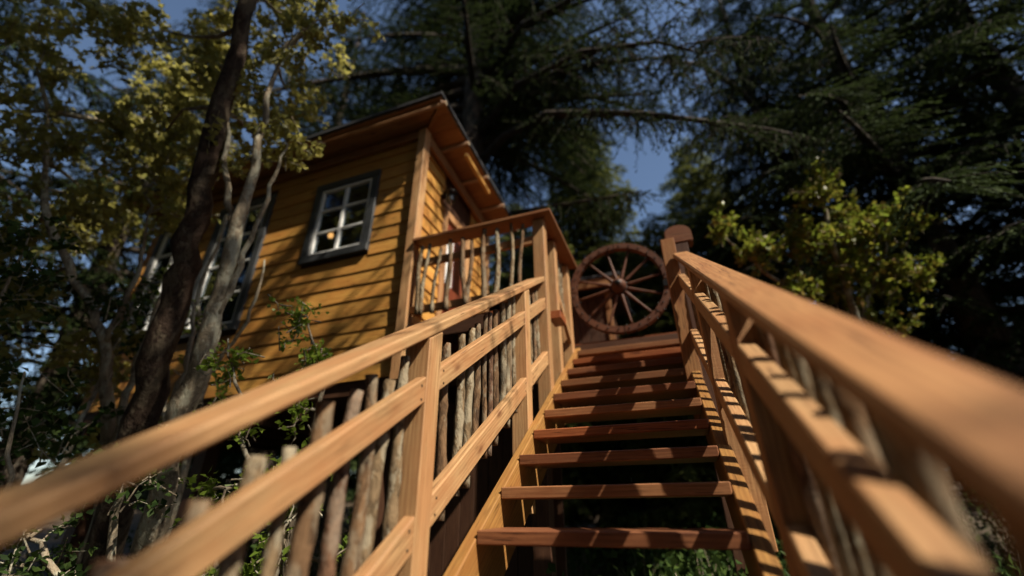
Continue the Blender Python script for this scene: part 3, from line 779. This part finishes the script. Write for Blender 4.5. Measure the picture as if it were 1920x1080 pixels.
spray_branch([(-2.3, 4.8, 8.0), (-1.0, 3.6, 7.6), (.4, 3.0, 7.1), (1.6, 2.9, 6.6), (2.3, 3.1, 6.2)], [.08, .06, .045, .03, .01], A, 22, 31, 1.3)
spray_branch([(4.5, 8.4, 9.6), (3.6, 6.6, 9.0), (2.6, 5.0, 8.3), (1.6, 3.9, 7.5)], [.09, .07, .045, .015], A, 22, 32, 1.4)
spray_branch([(4.5, 8.4, 8.2), (3.8, 6.9, 7.6), (3.0, 5.4, 6.9), (2.4, 4.6, 6.3)], [.08, .06, .04, .012], A, 16, 33, 1.1)
spray_branch([(-2.4, 4.8, 9.6), (-.8, 3.5, 9.3), (.9, 3.0, 8.8), (2.4, 3.2, 8.2)], [.08, .06, .045, .015], A, 22, 34, 1.5)
L3 = [(-2.2, 4.8, 5.6), (-1.5, 4.6, 5.3), (-.6, 4.3, 5.0), (.3, 4.2, 4.85), (1.0, 4.3, 4.9)]
tube('branch', L3, [.06, .05, .035, .022, .01], M['limb_bark'], A, 8, .2, 9); sprays_along('hanging_sprays', L3, A, 90, .2, .8, 12, tmin=.2)

B = fir('fir_tree', 'dark fir on the right whose trunk rises above the yellow green maple', (4.5, 8.5, -1.5),
        dict(height=19, r0=.34, z_lo=3.0, maxlen=3.7, nb=112, seed=21, ds=.085, tl=.12, tw=.034, step=.034), 'needle', 1.0, 0, G1)
dup(B, 'dark fir at the upper right, second trunk right of the maple', (6.0, 7.2, -1.6), 1.05, 2.0, G1)
dup(B, 'black fir filling the upper right corner of the view', (8.6, 7.4, -1.7), 1.1, 4.1, G1)
dup(A, 'dark fir standing between the centre gap of sky and the right trunks', (6.5, 12.0, -1.5), .95, 2.4, G1) if False else None
dup(B, 'tall fir left of the cabin, dark behind the yellow leaves', (-7.8, 5.6, -1.5), 1.0, 3.0, G1)
dup(B, 'dark fir farthest left behind the leaning trunks', (-11.5, 3.2, -1.4), 1.0, 5.2, G1)
# firs beside and behind the viewer that throw the dappled shade
HC = fir('fir_tree', 'tall fir with a high crown behind the viewer, shading the cabin wall', (1.9, -3.9, -2.0),
    dict(height=17, r0=.28, z_lo=9.6, maxlen=3.9, nb=120, seed=61, ds=.16, tl=.16, tw=.05, step=.06), 'needle', 1.0, 0, G1)
spray_branch([(1.9, -3.9, 9.0), (2.2, -2.6, 9.6), (2.3, -1.0, 9.9), (2.2, .5, 9.8)], [.08, .06, .045, .015], HC, 22, 41, 1.5, 22)
spray_branch([(1.9, -3.9, 10.2), (1.0, -2.6, 10.8), (.6, -1.0, 11.1), (.4, .4, 11.0)], [.08, .06, .045, .015], HC, 22, 42, 1.6, 22)
spray_branch([(1.9, -3.9, 11.2), (3.2, -2.4, 11.7), (3.9, -1.4, 11.8), (4.4, -.4, 11.6)], [.08, .06, .045, .015], HC, 12, 43, 1.3, 14)
dup(B, 'fir beside the foot of the stairs, shading their lowest steps', (7.5, -6.0, -1.9), .92, 2.9, G1)
dup(B, 'fir off to the right that shades the right hand firs', (12.5, 6.0, -1.7), 1.1, 3.9, G1)

ring = [(-7.5, -4.5, 1.2, 'behind the viewer on the left'), (-3.5, -8.5, 1.35, 'directly behind the viewer'), (2.0, -10.0, 1.4, 'behind the foot of the stairs'),
        (7.5, -13.0, 1.1, 'behind the viewer on the right'), (13.0, -12.5, .8, 'low on the sunny side'), (-12.0, -2.0, 1.3, 'far left of the cabin'),
        (16.0, -1.0, .85, 'to the right beyond the maple'), (-6.0, -11.0, 1.5, 'farthest behind the viewer'), (-9.5, 10.0, 1.25, 'behind the left end of the cabin')]
for i, (x, y, sc, w) in enumerate(ring): dup(B, 'dark fir '+w+', closing in the clearing', (x, y, gz(x, y)-.2), sc, i*1.3, G1)

G2 = 'sunlit young firs in the middle distance'
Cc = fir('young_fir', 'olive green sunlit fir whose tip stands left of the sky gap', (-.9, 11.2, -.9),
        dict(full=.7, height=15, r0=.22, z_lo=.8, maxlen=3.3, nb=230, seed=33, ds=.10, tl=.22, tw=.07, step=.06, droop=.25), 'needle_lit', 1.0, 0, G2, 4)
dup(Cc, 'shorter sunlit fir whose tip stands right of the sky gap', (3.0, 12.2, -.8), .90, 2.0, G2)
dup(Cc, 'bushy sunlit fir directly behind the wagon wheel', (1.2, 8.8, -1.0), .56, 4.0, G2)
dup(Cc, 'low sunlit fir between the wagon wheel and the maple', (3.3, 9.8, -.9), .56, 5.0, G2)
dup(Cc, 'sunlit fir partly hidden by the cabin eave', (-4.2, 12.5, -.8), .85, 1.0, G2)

def wood_mass():
    pr = dict(height=20, r0=.25, z_lo=.8, maxlen=4.2, nb=90, seed=44, ds=.26, tl=.62, tw=.22, step=.2, droop=.25)
    _, _, tb, Q = fir_arrays(**pr); allq = []; g = np.random.default_rng(5); tr = []
    for k in range(64):
        a = math.radians(-62+k*1.95+g.uniform(-1, 1)) if k < 50 else math.radians(g.uniform(40, 300))
        d = g.uniform(22, 42) if k < 50 else g.uniform(25, 40); x = .9+math.sin(a)*d; y = -2+math.cos(a)*d
        s = g.uniform(.55, .95)*(.6 if k < 50 and 10 < math.degrees(a) < 45 else 1); r = g.uniform(0, 6.28); c, sn = math.cos(r), math.sin(r)
        R = np.array([[c, -sn, 0], [sn, c, 0], [0, 0, 1]])*s
        allq.append(Q @ R.T+np.array([x, y, gz(max(-40, min(40, x)), max(-40, min(40, y)))])); z = gz(x, y)
        tr.append(([(x, y, z-1), (x, y, z+19*s)], [.25*s, .03]))
    me = quads_mesh('woods', np.concatenate(allq)); o = link('woods', me, M['needle']); tag(o, 'distant dark conifer wood surrounding the clearing', 'woods', kind='stuff')
    many_tubes('trunks', tr, M['fir_bark'], o, 5)
wood_mass()

def twig_cloud(center, r, n_tw, g, out=None, seg=.35):
    """short twigs inside an ellipsoid: list of (pts), directions"""
    c = np.array(center); res = []
    for _ in range(n_tw):
        d = g.normal(0, 1, 3); d /= np.linalg.norm(d); p = c+d*np.array(r)*g.random()**.45
        v = norm((p-c)*.8+np.array([0, 0, .35])+g.normal(0, .5, 3)); L = seg*g.uniform(.5, 1.4)
        q = p-v*L; res.append((q, (p+q)/2+g.normal(0, .03, 3), p))
    return res
def leafy_tree(name, label, cat, trunks, clusters, leafmat, barkmat, seed, ls=.07, lw=.05, per=14, group=None, seg=.35, flat=.8, limbs=True, base=None, sides=10):
    """trunks: list of (pts, radii). clusters: (centre, radii, n twigs)."""
    g = np.random.default_rng(seed)
    t = empty(name, base or trunks[0][0][0], label, cat, group)
    for k, (p, r) in enumerate(trunks):
        # resample for a natural wobble
        p = np.array(p, float); m = len(p)*4; u = np.linspace(0, len(p)-1, m)
        q = np.stack([np.interp(u, range(len(p)), p[:, i]) for i in range(3)], 1)
        q[1:-1] += g.normal(0, .012+.02*max(r), (m-2, 3)); rr = np.interp(u, range(len(r)), r)*(1+g.uniform(-.07, .07, m))
        tube('trunk' if k == 0 or r[0] > .05 else 'branch', [tuple(v) for v in q], list(rr), M[barkmat], t, 12 if r[0] > .05 else 7, .16, seed+k)
    per = int(per*1.8); Q = []; tb = []
    tp = np.concatenate([np.array(p, float) for p, _ in trunks])
    dens = np.concatenate([np.stack([np.interp(np.linspace(0, len(p)-1, 24), range(len(p)), np.array(p)[:, i]) for i in range(3)], 1) for p, _ in trunks])
    for c, r, n in clusters:
        c = np.array(c, float)
        if limbs:
            k = np.argmin(np.linalg.norm(dens-(c-np.array([0, 0, .25*np.linalg.norm(dens-c, axis=1).min()])), axis=1)); s = dens[k]
            L = np.linalg.norm(c-s); mid = (s+c)/2+g.normal(0, .08*L, 3)
            tb.append(([tuple(s), tuple((s+mid)/2+g.normal(0, .03*L, 3)), tuple(mid), tuple((mid+c)/2+g.normal(0, .04*L, 3)), tuple(c)], [.012+.012*L, .011+.008*L, .012, .009, .004]))
        for (a, m_, b) in twig_cloud(c, r, n, g, seg=seg):
            tb.append(([tuple(a), tuple(m_), tuple(b)], [.006, .004, .002]))
            s = g.uniform(.1, 1.05, per); P = a+(b-a)*s[:, None]+g.normal(0, .02, (per, 3))
            D = norm((b-a)/np.linalg.norm(b-a)*.5+g.normal(0, .75, (per, 3))-np.array([0, 0, .25]))
            Q.append(blades(P, D, ls*g.uniform(.5, 1.3, per), lw*g.uniform(.6, 1.25, per), .2, flat, g))
    mw = world_of(t)
    many_tubes('twigs', tb, M[barkmat if barkmat != 'moss_bark' else 'twig'], t, 5)
    Q = np.concatenate(Q)-np.array(t.location)
    me = quads_mesh('crown', Q); o = link('crown', me, M[leafmat], t, mw); o['kind'] = 'stuff'
    return t

# left side broadleaf trees
leafy_tree('leaning_tree', 'dark mossy trunk leaning across the left of the view in front of the cabin', 'tree',
    [([(-4.05, 1.2, -1.9), (-3.8, .87, -.39), (-3.43, .53, .73), (-3.15, .29, 1.79), (-2.98, .08, 2.6), (-2.86, -.08, 3.35), (-2.62, -.36, 4.92), (-2.4, -.6, 6.6)], [.17, .135, .125, .115, .105, .095, .08, .05])],
    [((-4.25, -.54, 5.0), (.7, .6, .5), 42), ((-3.7, .1, 5.3), (.6, .6, .5), 34), ((-4.3, -.0, 4.1), (.65, .5, .45), 42), ((-3.4, .1, 4.5), (.5, .5, .5), 24),
     ((-3.6, .2, 5.9), (.9, .8, .5), 50), ((-5.0, .6, 5.6), (.8, .8, .6), 50), ((-4.6, .7, 4.6), (.7, .5, .6), 40), ((-3.0, .5, 4.0), (.35, .3, .4), 14), ((-2.9, .1, 5.9), (.6, .5, .4), 26), ((-2.6, .2, 5.3), (.5, .5, .4), 18)],
    'leaf_yellow', 'moss_bark', 101, .085, .062, 13)
leafy_tree('alder_tree', 'pale lichen spotted trunk forking in front of the cabin windows', 'tree',
    [([(-3.4, 1.0, -1.9), (-3.13, .74, -.36), (-2.8, .42, .67), (-2.58, .30, 1.5), (-2.5, .23, 2.12), (-2.34, .01, 3.31), (-2.25, -.1, 4.3)], [.13, .10, .088, .075, .06, .032, .014]),
     ([(-2.5, .23, 2.12), (-2.62, .12, 2.6), (-2.72, .01, 3.05), (-2.8, -.1, 3.8)], [.04, .032, .024, .01]),
     ([(-2.58, .30, 1.5), (-2.42, .30, 2.1), (-2.30, .25, 2.8), (-2.2, .2, 3.3)], [.03, .024, .018, .008]),
     ([(-2.95, .55, .3), (-3.05, .5, .9), (-2.95, .45, 1.3), (-3.1, .4, 1.8)], [.035, .03, .024, .012])],
    [((-2.45, .2, 4.1), (.45, .4, .45), 26), ((-2.35, .3, 3.4), (.28, .3, .35), 16), ((-2.1, .0, 4.6), (.4, .3, .3), 16), ((-2.75, .1, 3.3), (.3, .3, .3), 9), ((-1.75, .05, 4.85), (.3, .25, .15), 10)],
    'leaf_yellow', 'pale_bark', 102, .075, .055, 12)
leafy_tree('alder_tree', 'slender pale alder with crooked stems at the far left', 'tree',
    [([(-4.9, 1.3, -1.9), (-4.57, 1.16, -.1), (-4.4, .97, .4), (-4.28, .46, 1.59), (-4.6, .13, 2.21), (-4.93, -.21, 2.86), (-5.3, -.5, 4.2)], [.075, .06, .055, .05, .04, .035, .015]),
     ([(-4.38, .97, .36), (-4.1, .7, 1.1), (-3.85, .55, 1.6), (-3.6, .4, 2.3)], [.035, .032, .026, .012]),
     ([(-4.28, .46, 1.59), (-4.1, .4, 2.3), (-4.2, .3, 3.0)], [.03, .022, .01])],
    [((-5.35, -.94, 5.0), (.8, .6, .6), 46), ((-5.3, -.36, 4.0), (.6, .5, .5), 36), ((-5.15, .08, 3.27), (.5, .45, .35), 30), ((-4.0, .5, 3.2), (.4, .35, .4), 18), ((-4.44, .36, 3.67), (.5, .4, .4), 20),
     ((-6.0, -.2, 2.9), (.6, .5, .5), 30), ((-5.6, .3, 2.2), (.6, .5, .5), 26), ((-4.6, .7, 1.6), (.5, .4, .5), 24), ((-6.4, .9, 5.6), (.9, .8, .7), 60), ((-6.5, .8, 3.9), (.7, .6, .7), 46), ((-5.6, .6, 1.5), (.5, .5, .4), 12), ((-4.7, .9, .9), (.4, .4, .5), 12), ((-6.3, -.8, 4.4), (.6, .5, .6), 30)],
    'leaf_yellow', 'pale_bark', 103, .085, .062, 13)
leafy_tree('alder_tree', 'thin bare stemmed alder between the dark trunk and the cabin windows', 'tree',
    [([(-4.0, 1.4, -1.9), (-3.6, 1.15, .2), (-3.5, 1.0, 1.3), (-3.9, .9, 2.2), (-3.7, .8, 3.2)], [.045, .04, .032, .022, .01]),
     ([(-3.6, 1.15, .2), (-4.2, 1.1, 1.2), (-4.5, 1.0, 2.0), (-5.0, .9, 2.7)], [.03, .025, .018, .008]),
     ([(-3.5, 1.0, 1.3), (-3.1, 1.0, 1.9), (-3.0, .9, 2.5)], [.022, .018, .008])],
    [((-4.0, .95, 1.9), (.5, .3, .6), 14), ((-3.4, 1.0, 1.0), (.4, .3, .5), 12), ((-4.6, 1.0, 2.4), (.4, .3, .4), 10)],
    'leaf_green', 'pale_bark', 104, .06, .045, 9)
leafy_tree('sapling', 'young leafy sapling growing between the left railing and the cabin wall', 'sapling',
    [([(-1.75, .65, -1.9), (-1.6, .6, -.3), (-1.50, .52, .5), (-1.50, .5, 1.0), (-1.70, .42, 1.45)], [.035, .028, .022, .014, .006]),
     ([(-1.6, .6, -.3), (-1.85, .4, .3), (-2.05, .25, .9), (-2.2, .2, 1.25)], [.02, .016, .012, .005])],
    [((-1.75, .38, 1.42), (.16, .14, .2), 16), ((-1.55, .46, 1.12), (.14, .12, .18), 13), ((-2.14, .22, 1.06), (.22, .16, .18), 16), ((-1.62, .42, .75), (.16, .14, .2), 10), ((-1.95, .3, .7), (.2, .15, .2), 10)],
    'leaf_green', 'twig', 105, .05, .036, 7, seg=.16)
leafy_tree('sapling', 'small fresh green sapling showing behind the nearest stick pickets', 'sapling',
    [([(-1.5, .1, -1.9), (-1.35, .12, -.8), (-1.22, .15, -.1), (-1.15, .2, .35)], [.03, .024, .018, .006]),
     ([(-1.35, .12, -.8), (-1.6, .1, -.2), (-1.75, .15, .2)], [.018, .014, .006])],
    [((-1.2, .2, .25), (.16, .14, .2), 14), ((-1.65, .35, .26), (.22, .16, .25), 18), ((-1.98, .23, .2), (.2, .15, .2), 12), ((-1.3, .1, -.2), (.25, .2, .25), 18), ((-1.75, .1, -.2), (.25, .2, .3), 18), ((-.9, .3, -.1), (.15, .15, .2), 8)],
    'leaf_green', 'twig', 106, .05, .036, 8, seg=.18)
leafy_tree('sapling', 'thin leaning sapling with pale stem under the lower left rail', 'sapling',
    [([(-2.4, .1, -1.9), (-2.2, .05, -.6), (-2.3, -.1, .1), (-2.0, -.15, .55)], [.035, .028, .02, .006]),
     ([(-2.2, .05, -.6), (-2.6, -.2, -.1), (-3.0, -.3, .1)], [.02, .015, .006])],
    [((-2.2, -.1, .3), (.3, .25, .25), 12), ((-2.7, -.2, 0), (.35, .3, .3), 14)],
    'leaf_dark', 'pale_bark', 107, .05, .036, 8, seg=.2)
leafy_tree('hazel_bush', 'multi stemmed bush of thin pale stems at the lower left edge', 'bush',
    [([(-4.3, -.1, -1.9), (-4.0, -.2, -.6), (-3.9, -.3, .4), (-4.1, -.4, 1.4), (-4.0, -.5, 2.2)], [.03, .027, .022, .016, .006]),
     ([(-4.3, -.1, -1.9), (-4.6, -.3, -.3), (-4.9, -.4, .8), (-4.8, -.5, 1.9)], [.03, .026, .02, .007]),
     ([(-4.2, 0, -1.9), (-3.5, -.1, -.5), (-3.3, -.2, .3), (-3.5, -.3, 1.0)], [.026, .022, .016, .006]),
     ([(-4.4, .3, -1.9), (-4.2, .5, .2), (-4.4, .6, 1.3), (-4.3, .6, 2.3)], [.028, .024, .018, .006])],
    [((-4.0, -.4, 1.9), (.5, .4, .5), 26), ((-4.9, -.4, 1.5), (.5, .4, .6), 30), ((-3.6, -.2, .8), (.4, .3, .4), 16), ((-4.4, .5, 2.0), (.5, .4, .5), 26), ((-4.2, .2, .7), (.6, .5, .5), 22), ((-5.4, -.3, .5), (.6, .5, .7), 30), ((-4.8, .1, -.3), (.6, .5, .5), 26), ((-3.4, .2, -.3), (.4, .4, .4), 16)],
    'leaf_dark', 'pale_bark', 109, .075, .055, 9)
# maple to the right
leafy_tree('maple_tree', 'sunlit maple with yellow green and reddish new leaves above the right railing', 'tree',
    [([(3.8, 5.2, -1.6), (3.6, 5.0, .8), (3.4, 4.7, 2.2), (3.3, 4.3, 3.2), (3.3, 4.0, 4.1)], [.09, .07, .055, .035, .012]),
     ([(3.6, 5.0, .8), (3.0, 4.6, 2.2), (2.4, 4.2, 3.0), (1.95, 3.9, 3.5)], [.045, .035, .024, .009]),
     ([(3.4, 4.7, 2.2), (3.9, 4.7, 3.0), (4.2, 4.6, 3.6)], [.04, .028, .01])],
    [((3.3, 3.9, 4.0), (.28, .25, .35), 26), ((3.0, 4.2, 3.4), (.36, .35, .36), 42), ((3.7, 4.4, 3.5), (.45, .4, .4), 60), ((4.25, 4.5, 3.7), (.33, .3, .33), 34),
     ((3.4, 4.5, 2.9), (.5, .4, .3), 54), ((4.1, 4.8, 2.95), (.45, .4, .32), 44), ((2.35, 4.0, 3.25), (.3, .25, .3), 24), ((1.95, 3.7, 3.55), (.16, .2, .16), 11), ((2.7, 4.3, 2.7), (.35, .3, .3), 26),
     ((3.6, 4.9, 2.3), (.7, .4, .3), 34)],
    'leaf_maple', 'twig', 108, .085, .07, 11, seg=.28)
# undergrowth
def undergrowth():
    g = np.random.default_rng(9); Q = []; tb = []
    spots = []
    for _ in range(260):
        x = g.uniform(-9, 9); y = g.uniform(-1.5, 13)
        if -.5 < x < 1.6 and y < 1.0: continue
        if x < -.3 and 1.4 < y < 3.9 and x > -2.3: continue
        spots.append((x, y, g.uniform(.5, 1.5)))
    for _ in range(70): spots.append((g.uniform(-.2, 1.8), g.uniform(1.2, 6.5), g.uniform(.6, 1.5)))
    for x, y, h in spots:
        n = int(170*h); c = np.array([x, y, gz(x, y)+h*.55]); d = norm(g.normal(0, 1, (n, 3)))
        P = c+d*np.array([.45*h+.15, .45*h+.15, h*.55])*g.random((n, 1))**.4
        D = norm(d*.6+g.normal(0, .7, (n, 3))); Q.append(blades(P, D, .085*g.uniform(.5, 1.4, n), .05*g.uniform(.6, 1.3, n), .2, .8, g))
        for k in range(5):
            e = c+norm(g.normal(0, 1, 3))*np.array([.3*h, .3*h, .5*h]); tb.append(([(x, y, gz(x, y)-.05), tuple((e+c)/2), tuple(e)], [.009, .006, .003]))
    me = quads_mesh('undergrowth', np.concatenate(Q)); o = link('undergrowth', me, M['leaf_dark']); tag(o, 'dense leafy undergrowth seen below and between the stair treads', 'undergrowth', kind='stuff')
    many_tubes('stems', tb, M['twig'], o, 4)
undergrowth()
tot = sum(len(m.polygons) for m in bpy.data.meshes); print('FACES', tot, 'OBJS', len(bpy.data.objects))
